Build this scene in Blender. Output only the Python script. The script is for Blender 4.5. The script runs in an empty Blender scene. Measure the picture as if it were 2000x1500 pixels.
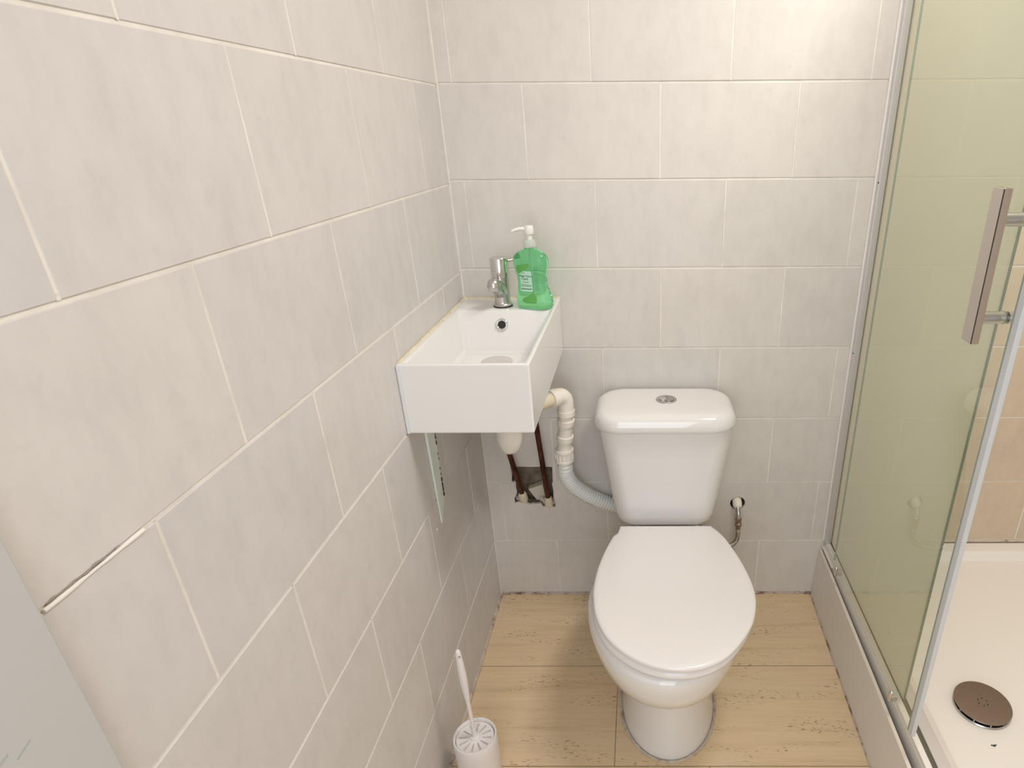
import bpy, bmesh, math, random
from mathutils import Vector, Matrix
from mathutils.geometry import delaunay_2d_cdt
random.seed(7)
PI = math.pi
scene = bpy.context.scene
COL = scene.collection

# ------------------------------------------------------------------ camera
cam_d = bpy.data.cameras.new('camera')
cam = bpy.data.objects.new('camera', cam_d)
COL.objects.link(cam)
R_ = Vector((1.0, 0.0044, -0.0063)); U_ = Vector((0.0038, 0.4266, 0.9044)); F_ = Vector((-0.0067, 0.9044, -0.4266))
F_.normalize(); R_ = (R_ - F_ * R_.dot(F_)).normalized(); U_ = R_.cross(F_)
m = Matrix((R_, U_, -F_)).transposed().to_4x4()
m.translation = Vector((0.4394, -1.5247, 1.3091))
cam.matrix_world = m
cam_d.sensor_fit = 'HORIZONTAL'; cam_d.sensor_width = 36.0
cam_d.lens = 1220.7 * 36 / 2000
cam_d.shift_x = -245.8 / 2000; cam_d.shift_y = 71.9 / 2000
cam_d.clip_start = 0.02
scene.camera = cam

# ------------------------------------------------------------------ world, lights, exposure
scene.view_settings.view_transform = 'Standard'
scene.view_settings.look = 'None'
scene.view_settings.gamma = 1
scene.view_settings.use_curve_mapping = False
scene.view_settings.exposure = 0.0
scene.cycles.use_denoising = True
scene.cycles.max_bounces = 10
scene.cycles.diffuse_bounces = 5
scene.cycles.transparent_max_bounces = 12
scene.cycles.sample_clamp_indirect = 6
world = bpy.data.worlds.new('world'); scene.world = world
world.use_nodes = True
bg = world.node_tree.nodes['Background']
bg.inputs[0].default_value = (0.9, 0.95, 1.0, 1); bg.inputs[1].default_value = 0.25


def area(name, loc, target, size, size_y, power, col, shape='RECTANGLE'):
    d = bpy.data.lights.new(name, 'AREA'); d.shape = shape; d.size = size; d.size_y = size_y
    d.energy = power; d.color = col
    o = bpy.data.objects.new(name, d); COL.objects.link(o)
    o.location = loc
    o.rotation_euler = (Vector(target) - Vector(loc)).to_track_quat('-Z', 'Y').to_euler()
    return o


# two ceiling downlights (one towards the shower) and an added cool fill lamp in the unseen doorway behind the camera
area('ceiling_lamp', (0.93, -0.70, 2.17), (0.93, -0.70, 0), 0.30, 0.30, 8.8, (1.0, 0.955, 0.915), 'DISK')
area('shower_lamp', (1.14, -0.50, 2.17), (1.14, -0.50, 0), 0.20, 0.20, 8.3, (1.0, 0.94, 0.87), 'DISK')
area('doorway_fill', (0.42, -2.17, 1.15), (0.80, 0, 0.40), 0.75, 1.7, 12.0, (0.90, 0.955, 1.0))


# ------------------------------------------------------------------ materials
def new_mat(name):
    mt = bpy.data.materials.new(name); mt.use_nodes = True
    return mt, mt.node_tree, mt.node_tree.nodes['Principled BSDF']


def simple(name, col, rough=0.5, metal=0.0, coat=0.0, spec=0.5, **kw):
    mt, nt, p = new_mat(name)
    p.inputs['Base Color'].default_value = (*col, 1)
    p.inputs['Roughness'].default_value = rough
    p.inputs['Metallic'].default_value = metal
    p.inputs['Coat Weight'].default_value = coat
    p.inputs['Coat Roughness'].default_value = 0.03
    p.inputs['Specular IOR Level'].default_value = spec
    for k, v in kw.items():
        p.inputs[k].default_value = v
    return mt


def N(nt, t, **kw):
    n = nt.nodes.new(t)
    for k, v in kw.items():
        setattr(n, k, v)
    return n


def coords(nt, scale, rot=(0, 0, 0)):
    tc = N(nt, 'ShaderNodeTexCoord'); mp = N(nt, 'ShaderNodeMapping')
    mp.inputs['Scale'].default_value = scale; mp.inputs['Rotation'].default_value = rot
    nt.links.new(tc.outputs['Object'], mp.inputs['Vector'])
    return mp.outputs[0]


def noise(nt, vec, scale, detail=4, rough=0.55):
    n = N(nt, 'ShaderNodeTexNoise'); n.inputs['Scale'].default_value = scale
    n.inputs['Detail'].default_value = detail; n.inputs['Roughness'].default_value = rough
    nt.links.new(vec, n.inputs['Vector']); return n.outputs['Fac']


def ramp(nt, fac, stops):
    r = N(nt, 'ShaderNodeValToRGB'); e = r.color_ramp.elements
    while len(e) < len(stops): e.new(0.5)
    for el, (pos, c) in zip(e, stops):
        el.position = pos; el.color = (*c, 1) if len(c) == 3 else c
    nt.links.new(fac, r.inputs['Fac']); return r.outputs['Color']


def mix(nt, fac, a, b, mode='MIX'):
    mx = N(nt, 'ShaderNodeMix', data_type='RGBA', blend_type=mode)
    for s, v in ((mx.inputs['Factor'], fac), (mx.inputs['A'], a), (mx.inputs['B'], b)):
        if hasattr(v, 'links'): nt.links.new(v, s)
        elif isinstance(v, (int, float)): s.default_value = v
        else: s.default_value = (*v, 1)
    return mx.outputs['Result']


def bump(nt, p, h, strength, dist=0.001):
    b = N(nt, 'ShaderNodeBump'); b.inputs['Strength'].default_value = strength; b.inputs['Distance'].default_value = dist
    nt.links.new(h, b.inputs['Height']); nt.links.new(b.outputs[0], p.inputs['Normal'])


def tile_material(name, sc_streak, tint=(1, 1, 1), shower=False):
    mt, nt, p = new_mat(name)
    v = coords(nt, (1, 1, 1))
    geo = N(nt, 'ShaderNodeNewGeometry')
    big = noise(nt, v, 7.0, 5, 0.62)
    fine = noise(nt, coords(nt, sc_streak), 1.0, 4, 0.6)
    cloth = noise(nt, coords(nt, tuple(s * 3 for s in sc_streak)), 1.0, 3, 0.7)
    base = ramp(nt, big, [(0.30, (0.605, 0.570, 0.535)), (0.50, (0.667, 0.632, 0.595)), (0.72, (0.705, 0.672, 0.632))])
    base = mix(nt, 0.5, base, ramp(nt, fine, [(0.32, (0.615, 0.585, 0.555)), (0.5, (0.667, 0.635, 0.60)), (0.75, (0.71, 0.68, 0.64))]))
    base = mix(nt, ramp(nt, noise(nt, v, 23, 5, 0.7), [(0.58, (0, 0, 0)), (0.75, (0.5, 0.5, 0.5))]), base, (0.56, 0.535, 0.50))
    rnd = ramp(nt, geo.outputs['Random Per Island'], [(0.0, (0.955, 0.955, 0.96)), (1.0, (1.02, 1.01, 1.0))])
    base = mix(nt, 1.0, base, rnd, 'MULTIPLY')
    base = mix(nt, 1.0, base, tint, 'MULTIPLY')
    if shower:   # the tiles inside the shower are tinted tan
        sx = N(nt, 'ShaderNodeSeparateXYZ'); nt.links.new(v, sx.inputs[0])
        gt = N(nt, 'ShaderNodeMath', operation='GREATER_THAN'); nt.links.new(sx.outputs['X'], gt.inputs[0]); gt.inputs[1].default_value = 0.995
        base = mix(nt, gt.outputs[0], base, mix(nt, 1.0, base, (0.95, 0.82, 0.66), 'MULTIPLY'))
    nt.links.new(base, p.inputs['Base Color'])
    p.inputs['Roughness'].default_value = 0.42
    p.inputs['Specular IOR Level'].default_value = 0.35
    bump(nt, p, cloth, 0.12, 0.0006)
    return mt


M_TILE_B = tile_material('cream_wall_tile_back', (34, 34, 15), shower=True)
M_TILE_L = tile_material('cream_wall_tile_left', (34, 34, 15), (0.94, 0.955, 1.0))  # same tile; the left wall's cooler, dimmer light is put into the tint


def grout_material():
    mt, nt, p = new_mat('cream_grout')
    v = coords(nt, (1, 1, 1))
    c = ramp(nt, noise(nt, v, 14, 5, 0.6), [(0.3, (0.68, 0.64, 0.58)), (0.6, (0.80, 0.765, 0.71))])
    c = mix(nt, ramp(nt, noise(nt, v, 60, 3, 0.7), [(0.66, (0, 0, 0)), (0.8, (0.6, 0.6, 0.6))]), c, (0.42, 0.37, 0.31))
    nt.links.new(c, p.inputs['Base Color']); p.inputs['Roughness'].default_value = 0.85
    return mt


M_GROUT = grout_material()


def floor_material():
    mt, nt, p = new_mat('travertine_vinyl')
    v = coords(nt, (1, 1, 1))
    band = noise(nt, coords(nt, (2.2, 34, 1)), 1.0, 6, 0.65)
    band2 = noise(nt, coords(nt, (7, 120, 1)), 1.0, 4, 0.6)
    blot = noise(nt, v, 5, 4, 0.6)
    c = ramp(nt, band, [(0.28, (0.56, 0.42, 0.255)), (0.47, (0.75, 0.565, 0.35)), (0.62, (0.77, 0.585, 0.375)), (0.8, (0.82, 0.68, 0.48))])
    c = mix(nt, 0.28, c, ramp(nt, band2, [(0.35, (0.56, 0.42, 0.25)), (0.6, (0.72, 0.56, 0.37))]))
    c = mix(nt, ramp(nt, blot, [(0.5, (0, 0, 0)), (0.75, (0.35, 0.35, 0.35))]), c, (0.60, 0.53, 0.42))
    # the printed pores: short dark dashes in clusters
    dash = noise(nt, coords(nt, (75, 230, 1)), 1.0, 3, 0.6)
    clus = noise(nt, coords(nt, (5, 22, 1)), 1.0, 3, 0.6)
    d1 = ramp(nt, dash, [(0.56, (0, 0, 0)), (0.66, (1, 1, 1))])
    d2 = ramp(nt, clus, [(0.50, (0, 0, 0)), (0.64, (1, 1, 1))])
    dd = mix(nt, 1.0, d1, d2, 'MULTIPLY')
    c = mix(nt, dd, c, (0.20, 0.145, 0.09))
    nt.links.new(c, p.inputs['Base Color'])
    p.inputs['Roughness'].default_value = 0.33; p.inputs['Specular IOR Level'].default_value = 0.4
    bump(nt, p, band2, 0.08, 0.0005)
    return mt


M_FLOOR = floor_material()
M_SEAM = simple('floor_seam', (0.16, 0.12, 0.075), 0.8)


def sealant(name, base, dirt, amount):
    mt, nt, p = new_mat(name)
    v = coords(nt, (1, 1, 1))
    c = ramp(nt, noise(nt, v, 40, 4, 0.6), [(0.3, tuple(x * 0.8 for x in base)), (0.65, base)])
    f = ramp(nt, noise(nt, coords(nt, (28, 28, 50)), 1.0, 5, 0.7), [(0.5 - amount, (0, 0, 0)), (0.62 - amount * 0.6, (0.9, 0.9, 0.9))])
    c = mix(nt, f, c, dirt)
    nt.links.new(c, p.inputs['Base Color']); p.inputs['Roughness'].default_value = 0.55
    bump(nt, p, noise(nt, v, 150, 3, 0.6), 0.5, 0.001)
    return mt


M_SEAL_DIRTY = sealant('mouldy_sealant', (0.55, 0.45, 0.38), (0.16, 0.085, 0.065), 0.02)
M_SEAL_YEL = sealant('yellowed_sealant', (0.80, 0.72, 0.52), (0.42, 0.30, 0.12), -0.06)
M_SEAL_PINK = sealant('pinkish_sealant', (0.62, 0.53, 0.45), (0.30, 0.20, 0.15), -0.02)
M_CERAMIC = simple('white_ceramic', (0.79, 0.77, 0.755), 0.10, coat=0.6)
M_CERAMIC_B = simple('white_basin_ceramic', (0.83, 0.82, 0.81), 0.10, coat=0.6)
M_SEAT = simple('white_seat_plastic', (0.84, 0.80, 0.785), 0.20, coat=0.25)
M_PLASTIC = simple('white_pipe_plastic', (0.82, 0.78, 0.71), 0.35)
M_PLASTIC_CREAM = simple('cream_pipe_plastic', (0.72, 0.64, 0.49), 0.4)
M_HOSE = simple('white_corrugated_plastic', (0.80, 0.81, 0.79), 0.35)
M_BRUSH = simple('white_brush_plastic', (0.78, 0.74, 0.735), 0.32)
M_CHROME = simple('chrome', (0.72, 0.71, 0.70), 0.08, 1.0)
M_CHROME_SCUFF = simple('limescaled_chrome', (0.58, 0.565, 0.55), 0.28, 1.0)
M_STEEL = simple('brushed_steel', (0.55, 0.50, 0.46), 0.30, 1.0)
M_HANDLE = simple('satin_chrome_handle', (0.62, 0.56, 0.52), 0.22, 1.0)
M_BLACK = simple('black_rubber', (0.02, 0.02, 0.022), 0.5)
M_DARK = simple('dark_gap', (0.035, 0.03, 0.026), 0.9)
M_DRAINSTEEL = simple('tarnished_drain_steel', (0.30, 0.25, 0.215), 0.33, 1.0)
M_TRAY = simple('white_shower_tray', (0.80, 0.76, 0.71), 0.28, coat=0.2)
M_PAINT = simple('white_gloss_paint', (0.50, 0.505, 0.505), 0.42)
M_PANEL = simple('grey_white_panel', (0.76, 0.735, 0.70), 0.35)
M_PANEL_EDGE = simple('cream_panel_edge', (0.78, 0.70, 0.60), 0.5)
M_ALU = simple('aluminium_profile', (0.70, 0.70, 0.72), 0.35, 0.7)
M_VINYL = simple('grey_white_vinyl_seal', (0.66, 0.68, 0.70), 0.4)
M_CEIL = simple('ceiling_paint', (0.86, 0.85, 0.83), 0.8)
M_WHITEWALL = simple('plain_wall_paint', (0.76, 0.755, 0.745), 0.7)
M_BRASS = simple('tarnished_brass', (0.36, 0.26, 0.20), 0.35, 0.9)


def copper_material():
    mt, nt, p = new_mat('dull_copper')
    c = ramp(nt, noise(nt, coords(nt, (60, 60, 20)), 1.0, 4), [(0.35, (0.06, 0.022, 0.014)), (0.65, (0.17, 0.065, 0.038))])
    nt.links.new(c, p.inputs['Base Color'])
    p.inputs['Metallic'].default_value = 0.8; p.inputs['Roughness'].default_value = 0.42
    return mt


M_COPPER = copper_material()


def plaster_material():
    mt, nt, p = new_mat('broken_plaster')
    v = coords(nt, (1, 1, 1))
    c = ramp(nt, noise(nt, v, 35, 6, 0.7), [(0.3, (0.10, 0.075, 0.05)), (0.55, (0.26, 0.20, 0.145)), (0.75, (0.36, 0.30, 0.23))])
    nt.links.new(c, p.inputs['Base Color']); p.inputs['Roughness'].default_value = 0.95
    bump(nt, p, noise(nt, v, 90, 5, 0.7), 0.8, 0.004)
    return mt


M_PLASTER = plaster_material()
M_PLASTER_WHITE = simple('white_filler', (0.62, 0.56, 0.46), 0.9)


def bracket_material():
    mt, nt, p = new_mat('chipped_green_grey_paint')
    v = coords(nt, (1, 1, 1))
    c = ramp(nt, noise(nt, v, 30, 4), [(0.3, (0.66, 0.74, 0.68)), (0.7, (0.76, 0.82, 0.77))])
    nt.links.new(c, p.inputs['Base Color']); p.inputs['Roughness'].default_value = 0.4
    return mt


M_BRACKET = bracket_material()


def braid_material():
    mt, nt, p = new_mat('braided_steel')
    w = N(nt, 'ShaderNodeTexChecker'); w.inputs['Scale'].default_value = 330
    nt.links.new(coords(nt, (1, 1, 1), (0.6, 0.5, 0.4)), w.inputs['Vector'])
    w.inputs['Color1'].default_value = (0.60, 0.57, 0.52, 1); w.inputs['Color2'].default_value = (0.22, 0.20, 0.17, 1)
    nt.links.new(w.outputs['Color'], p.inputs['Base Color'])
    p.inputs['Metallic'].default_value = 0.85; p.inputs['Roughness'].default_value = 0.35
    return mt


M_BRAID = braid_material()


def schlick(nt, f0, gain=1.0):
    """reflectance of a pane's outer face; the inner faces reflect nothing"""
    lw = N(nt, 'ShaderNodeNewGeometry')
    dot = N(nt, 'ShaderNodeVectorMath', operation='DOT_PRODUCT')
    nt.links.new(lw.outputs['Normal'], dot.inputs[0]); nt.links.new(lw.outputs['Incoming'], dot.inputs[1])
    def mth(op, a, b=None):
        n = N(nt, 'ShaderNodeMath', operation=op)
        for s_, v in zip(n.inputs, (a, b)):
            if v is None: continue
            if hasattr(v, 'links'): nt.links.new(v, s_)
            else: s_.default_value = v
        n.use_clamp = True
        return n.outputs[0]
    inv = mth('SUBTRACT', 1.0, mth('ABSOLUTE', dot.outputs['Value']))
    f = mth('ADD', mth('MULTIPLY', mth('POWER', inv, 5.0), (1 - f0) * gain), f0)
    return mth('MULTIPLY', f, mth('SUBTRACT', 1.0, lw.outputs['Backfacing'])), lw.outputs['Backfacing']


def clear_glass(name, tint):
    """pane: straight-through tinted light plus its mirror reflection"""
    mt, nt, p = new_mat(name)
    nt.nodes.remove(p)
    out = nt.nodes['Material Output']
    tr = N(nt, 'ShaderNodeBsdfTransparent'); tr.inputs[0].default_value = (*tint, 1)
    gl = N(nt, 'ShaderNodeBsdfGlossy'); gl.inputs['Roughness'].default_value = 0.0; gl.inputs[0].default_value = (0.95, 0.97, 0.93, 1)
    mx = N(nt, 'ShaderNodeMixShader'); fr, _ = schlick(nt, 0.13)
    nt.links.new(fr, mx.inputs[0]); nt.links.new(tr.outputs[0], mx.inputs[1]); nt.links.new(gl.outputs[0], mx.inputs[2])
    nt.links.new(mx.outputs[0], out.inputs['Surface'])
    return mt


M_GLASS = clear_glass('clear_door_glass', (0.95, 0.97, 0.94))


def frosted_glass():
    mt, nt, p = new_mat('frosted_green_glass')
    nt.nodes.remove(p)
    out = nt.nodes['Material Output']
    a = N(nt, 'ShaderNodeBsdfTranslucent'); a.inputs[0].default_value = (0.80, 0.80, 0.69, 1)
    b = N(nt, 'ShaderNodeBsdfDiffuse'); b.inputs[0].default_value = (0.70, 0.71, 0.60, 1)
    m1 = N(nt, 'ShaderNodeMixShader'); m1.inputs[0].default_value = 0.5
    nt.links.new(a.outputs[0], m1.inputs[1]); nt.links.new(b.outputs[0], m1.inputs[2])
    tr = N(nt, 'ShaderNodeBsdfTransparent')
    m2 = N(nt, 'ShaderNodeMixShader'); _, bf = schlick(nt, 0.04)
    nt.links.new(bf, m2.inputs[0]); nt.links.new(m1.outputs[0], m2.inputs[1]); nt.links.new(tr.outputs[0], m2.inputs[2])
    nt.links.new(m2.outputs[0], out.inputs['Surface'])
    return mt


M_FROST = frosted_glass()
M_GLASS_EDGE = simple('green_glass_edge', (0.30, 0.37, 0.30), 0.15, **{'Transmission Weight': 0.3})
M_SOAP = simple('green_liquid_soap', (0.36, 0.93, 0.52), 0.04, **{'Transmission Weight': 0.92, 'IOR': 1.28})
M_CLEARPLASTIC = simple('clear_pump_plastic', (0.86, 0.88, 0.85), 0.12, **{'Transmission Weight': 0.6, 'IOR': 1.2})
M_PUMP = simple('pump_white_plastic', (0.80, 0.79, 0.75), 0.3)
M_LABEL = simple('pale_green_label', (0.50, 0.80, 0.60), 0.5)
M_LEAF = simple('leaf_green_print', (0.12, 0.42, 0.09), 0.45)
M_BACKLABEL = simple('dark_green_print', (0.06, 0.34, 0.17), 0.5)
M_INK = simple('dark_label_ink', (0.03, 0.06, 0.05), 0.6)


# ------------------------------------------------------------------ mesh helpers
def obj(name, bm, mats, parent=None, smooth=False, bevel=0.0, seg=3, angle=40, subsurf=0):
    me = bpy.data.meshes.new(name)
    bmesh.ops.recalc_face_normals(bm, faces=bm.faces)
    bm.to_mesh(me); bm.free()
    if not isinstance(mats, (list, tuple)): mats = [mats]
    for mt in mats: me.materials.append(mt)
    o = bpy.data.objects.new(name, me); COL.objects.link(o)
    if smooth:
        for f in me.polygons: f.use_smooth = True
        me.set_sharp_from_angle(angle=math.radians(angle))
    if bevel:
        b = o.modifiers.new('bevel', 'BEVEL'); b.width = bevel; b.segments = seg; b.limit_method = 'ANGLE'; b.angle_limit = math.radians(35)
        for f in me.polygons: f.use_smooth = True
        w = o.modifiers.new('wn', 'WEIGHTED_NORMAL'); w.keep_sharp = True
    if subsurf:
        s = o.modifiers.new('sub', 'SUBSURF'); s.levels = s.render_levels = subsurf
    if parent is not None:
        o.parent = parent
        o.matrix_parent_inverse = Matrix.Translation(-Vector(parent.location)) if parent.type == 'EMPTY' else Matrix()
    return o


def tag(o, label=None, cat=None, group=None, kind=None):
    if label: o['label'] = label
    if cat: o['category'] = cat
    if group: o['group'] = group
    if kind: o['kind'] = kind
    return o


def thing(name, loc, label, cat, group=None):
    o = bpy.data.objects.new(name, None); COL.objects.link(o)
    o.location = loc; o.empty_display_size = 0.05
    return tag(o, label, cat, group)


def box(bm, lo, hi, mat=0):
    vs = [bm.verts.new((x, y, z)) for x in (lo[0], hi[0]) for y in (lo[1], hi[1]) for z in (lo[2], hi[2])]
    fs = []
    for q in ((0, 1, 3, 2), (4, 6, 7, 5), (0, 4, 5, 1), (2, 3, 7, 6), (0, 2, 6, 4), (1, 5, 7, 3)):
        f = bm.faces.new([vs[i] for i in q]); f.material_index = mat; fs.append(f)
    return vs


def hexa(bm, lower, upper, mat=0):
    """closed prism between two quads"""
    a = [bm.verts.new(p) for p in lower]; b = [bm.verts.new(p) for p in upper]
    n = len(a)
    bm.faces.new(a[::-1]).material_index = mat; bm.faces.new(b).material_index = mat
    for i in range(n):
        bm.faces.new((a[i], a[(i + 1) % n], b[(i + 1) % n], b[i])).material_index = mat


def loft(bm, rings, cap0=True, cap1=True, mat=0):
    rv = [[bm.verts.new(p) for p in r] for r in rings]
    n = len(rings[0])
    for a, b in zip(rv, rv[1:]):
        for i in range(n):
            f = bm.faces.new((a[i], a[(i + 1) % n], b[(i + 1) % n], b[i])); f.material_index = mat
    if cap0: bm.faces.new(rv[0][::-1]).material_index = mat
    if cap1: bm.faces.new(rv[-1]).material_index = mat
    return rv


def frame(d):
    d = Vector(d).normalized()
    a = Vector((0, 0, 1)) if abs(d.z) < 0.9 else Vector((1, 0, 0))
    u = d.cross(a).normalized(); return u, d.cross(u).normalized()


def tube(bm, pts, radii, n=20, caps=True, mat=0):
    pts = [Vector(p) for p in pts]
    if not isinstance(radii, (list, tuple)): radii = [radii] * len(pts)
    rings = []; u = None
    for i, p in enumerate(pts):
        d = (pts[min(i + 1, len(pts) - 1)] - pts[max(i - 1, 0)])
        if d.length < 1e-9: d = pts[-1] - pts[0]
        d.normalize()
        if u is None: u, w = frame(d)
        else:
            u = (u - d * u.dot(d)).normalized()
        w = d.cross(u)
        rings.append([p + (u * math.cos(2 * PI * k / n) + w * math.sin(2 * PI * k / n)) * radii[i] for k in range(n)])
    loft(bm, rings, caps, caps, mat)


def lathe(bm, prof, c=(0, 0, 0), axis=(0, 0, 1), n=40, caps=True, mat=0):
    """prof: (radius, height) along the axis"""
    c = Vector(c); d = Vector(axis).normalized(); u, w = frame(d)
    rings = [[c + d * h + (u * math.cos(2 * PI * k / n) + w * math.sin(2 * PI * k / n)) * r for k in range(n)] for r, h in prof]
    loft(bm, rings, caps, caps, mat)


def rrect(cx, cy, hw, y0, y1, r, z, n=10):
    """rounded rectangle ring, y0 front (smaller), y1 back"""
    pts = []
    r = min(r, hw - 1e-4, (y1 - y0) / 2 - 1e-4)
    for (sx, sy, a0) in ((1, 1, 0), (-1, 1, 90), (-1, -1, 180), (1, -1, 270)):
        ox = cx + sx * (hw - r); oy = (y1 if sy > 0 else y0) - sy * r
        for k in range(n + 1):
            a = math.radians(a0 + 90 * k / n)
            pts.append((ox + r * math.cos(a), oy + r * math.sin(a), z))
    return pts


def egg(cx, yf, yb, ym, hw, z, n=64, pf=2.0, pb=2.6):
    """D/egg-shaped ring: front half-ellipse from ym to yf, squarer back from ym to yb"""
    pts = []
    for k in range(n):
        a = 2 * PI * k / n
        c, s = math.cos(a), math.sin(a)
        p = pf if s < 0 else pb
        x = abs(c) ** (2 / p) * (1 if c >= 0 else -1) * hw
        y = abs(s) ** (2 / p)
        y = ym - y * (ym - yf) if s < 0 else ym + y * (yb - ym)
        pts.append((cx + x, y, z))
    return pts


def catmull(P, sub=6, closed=False):
    P = [Vector(p) for p in P]; out = []
    n = len(P)
    for i in range(n if closed else n - 1):
        g = (lambda j: P[j % n]) if closed else (lambda j: P[max(0, min(n - 1, j))])
        a, b, c, d = g(i - 1), g(i), g(i + 1), g(i + 2)
        for k in range(sub):
            t = k / sub
            out.append(0.5 * ((2 * b) + (c - a) * t + (2 * a - 5 * b + 4 * c - d) * t * t + (3 * b - a - 3 * c + d) * t ** 3))
    if not closed: out.append(P[-1])
    return out


def inside(pt, poly):
    x, y = pt; c = False; j = len(poly) - 1
    for i in range(len(poly)):
        xi, yi = poly[i]; xj, yj = poly[j]
        if (yi > y) != (yj > y) and x < (xj - xi) * (y - yi) / (yj - yi) + xi: c = not c
        j = i
    return c


def cut_faces(outline, holes):
    """triangles of outline minus holes"""
    vs, es = [], []
    for poly in [outline] + holes:
        b = len(vs); vs += [Vector(p) for p in poly]
        es += [(b + i, b + (i + 1) % len(poly)) for i in range(len(poly))]
    r = delaunay_2d_cdt(vs, es, [], 0, 1e-6)
    out = []
    for f in r[2]:
        c = (sum(r[0][i][0] for i in f) / len(f), sum(r[0][i][1] for i in f) / len(f))
        if inside(c, outline) and not any(inside(c, h) for h in holes): out.append(list(f))
    return r[0], out


# ------------------------------------------------------------------ tiled walls
def tiled_wall(name, mp, zl, u0, u1, offs, holes, tmat, seed):
    """mp(u, z, depth) -> xyz ; tiles 300 x 200, running bond, one mesh with recessed grout"""
    rnd = random.Random(seed)
    bm = bmesh.new()
    GH, GV, BV, DP = 0.0018, 0.0011, 0.0010, 0.0014
    for r in range(len(zl) - 1):
        za, zb = zl[r] + GH, zl[r + 1] - GH
        js = []
        off = offs[r % len(offs)] if r < len(offs) else offs[-2 + (r - len(offs)) % 2]
        k = math.floor((u0 - off) / 0.3)
        js = sorted({u0, u1} | {off + 0.3 * i for i in range(k, k + 12) if u0 + 0.004 < off + 0.3 * i < u1 - 0.004})
        for a, b in zip(js, js[1:]):
            ja, jb = rnd.uniform(-.0006, .0006), rnd.uniform(-.0006, .0006)
            A = a + (GV if a > u0 else 0.0); B = b - (GV if b < u1 else 0.0)
            lift = rnd.uniform(-0.0001, 0.0003); tl = rnd.uniform(-0.0003, 0.0003)
            hs = [h for h in holes if any(A < p[0] < B and za < p[1] < zb for p in h)]
            if a > u0:
                bm.faces.new([bm.verts.new(mp(p, q, -0.0003)) for p, q in ((a - GV - BV * .7, za), (a + GV + BV * .7, za), (a + GV + BV * .7, zb), (a - GV - BV * .7, zb))]).material_index = 1
            if not hs:
                o = [(A, za), (B, za), (B, zb), (A, zb)]
                i_ = [(A + BV, za + BV), (B - BV, za + BV), (B - BV, zb - BV), (A + BV, zb - BV)]
                ds = [lift, lift + tl, lift + tl, lift]
                vo = [bm.verts.new(mp(p[0], p[1], -0.004)) for p in o]
                vm = [bm.verts.new(mp(p[0], p[1], d - DP)) for p, d in zip(o, ds)]
                vi = [bm.verts.new(mp(p[0], p[1], d)) for p, d in zip(i_, ds)]
                bm.faces.new(vi)
                for q in range(4):
                    w = (q + 1) % 4
                    bm.faces.new((vo[q], vo[w], vm[w], vm[q])); bm.faces.new((vm[q], vm[w], vi[w], vi[q]))
            else:
                vs, fs = cut_faces([(A, za), (B, za), (B, zb), (A, zb)], hs)
                nv = [bm.verts.new(mp(p[0], p[1], 0.0)) for p in vs]
                ff = [bm.faces.new([nv[i] for i in f]) for f in fs]
                ed = [e for e in {e for f in ff for e in f.edges} if len(e.link_faces) == 1]
                r_ = bmesh.ops.extrude_edge_only(bm, edges=ed)
                dv = Vector(mp(0, 0, -0.008)) - Vector(mp(0, 0, 0))
                for v in [g for g in r_['geom'] if isinstance(g, bmesh.types.BMVert)]: v.co += dv
                for v in nv:
                    if not v.link_faces: bm.verts.remove(v)
    vs, fs = cut_faces([(u0, zl[0]), (u1, zl[0]), (u1, zl[-1]), (u0, zl[-1])], holes)
    nv = [bm.verts.new(mp(p[0], p[1], -0.0016)) for p in vs]
    for f in fs: bm.faces.new([nv[i] for i in f]).material_index = 1
    me = bpy.data.meshes.new(name); bm.to_mesh(me); bm.free()
    me.materials.append(tmat); me.materials.append(M_GROUT)
    o = bpy.data.objects.new(name, me); COL.objects.link(o)
    return tag(o, kind='structure')


XR = 1.80; YF = -2.2; H = 2.2
PIPE_HOLE = [(0.0707, 0.4489), (0.1, 0.4496), (0.125, 0.4484), (0.15, 0.4492), (0.1876, 0.4485), (0.1866, 0.42), (0.1859, 0.3972), (0.1835, 0.3953), (0.186, 0.37), (0.185, 0.35), (0.1895, 0.3316), (0.1876, 0.314),
             (0.180, 0.3165), (0.171, 0.3149), (0.162, 0.3180), (0.1523, 0.3169), (0.149, 0.325), (0.1437, 0.3281), (0.13, 0.3262), (0.123, 0.3275), (0.115, 0.3243), (0.106, 0.3285), (0.0903, 0.33), (0.084, 0.334), (0.0729, 0.3283), (0.0718, 0.343), (0.0823, 0.365),
             (0.080, 0.385), (0.0825, 0.4011), (0.0765, 0.4025), (0.0740, 0.3985), (0.0702, 0.4021), (0.0725, 0.425)]
VALVE_HOLE = [(0.7130 + 0.0215 * math.cos(a), 0.3270 + 0.0215 * math.sin(a)) for a in [2 * PI * k / 28 for k in range(28)]]
zb = [0.0, 0.1985, 0.3975, 0.5965, 0.796, 0.9985, 1.199, 1.3945] + [1.594 + 0.2 * i for i in range(3)] + [H]
zl = [0.0, 0.1955, 0.3925, 0.5905, 0.791, 0.991, 1.191, 1.391] + [1.591 + 0.2 * i for i in range(3)] + [H]
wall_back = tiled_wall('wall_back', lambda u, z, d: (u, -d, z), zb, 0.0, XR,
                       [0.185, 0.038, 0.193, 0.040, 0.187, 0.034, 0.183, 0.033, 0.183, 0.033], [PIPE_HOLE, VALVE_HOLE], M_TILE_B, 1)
wall_left = tiled_wall('wall_left', lambda u, z, d: (d, -u, z), zl, 0.0, 1.20,
                       [0.150, 0.298, 0.148, 0.304, 0.155, 0.309, 0.161, 0.307, 0.157, 0.307], [], M_TILE_L, 2)


def struct(name, bm, mt, parent=None, **kw):
    o = obj(name, bm, mt, parent, **kw)
    if parent is None: tag(o, kind='structure')
    return o


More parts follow.
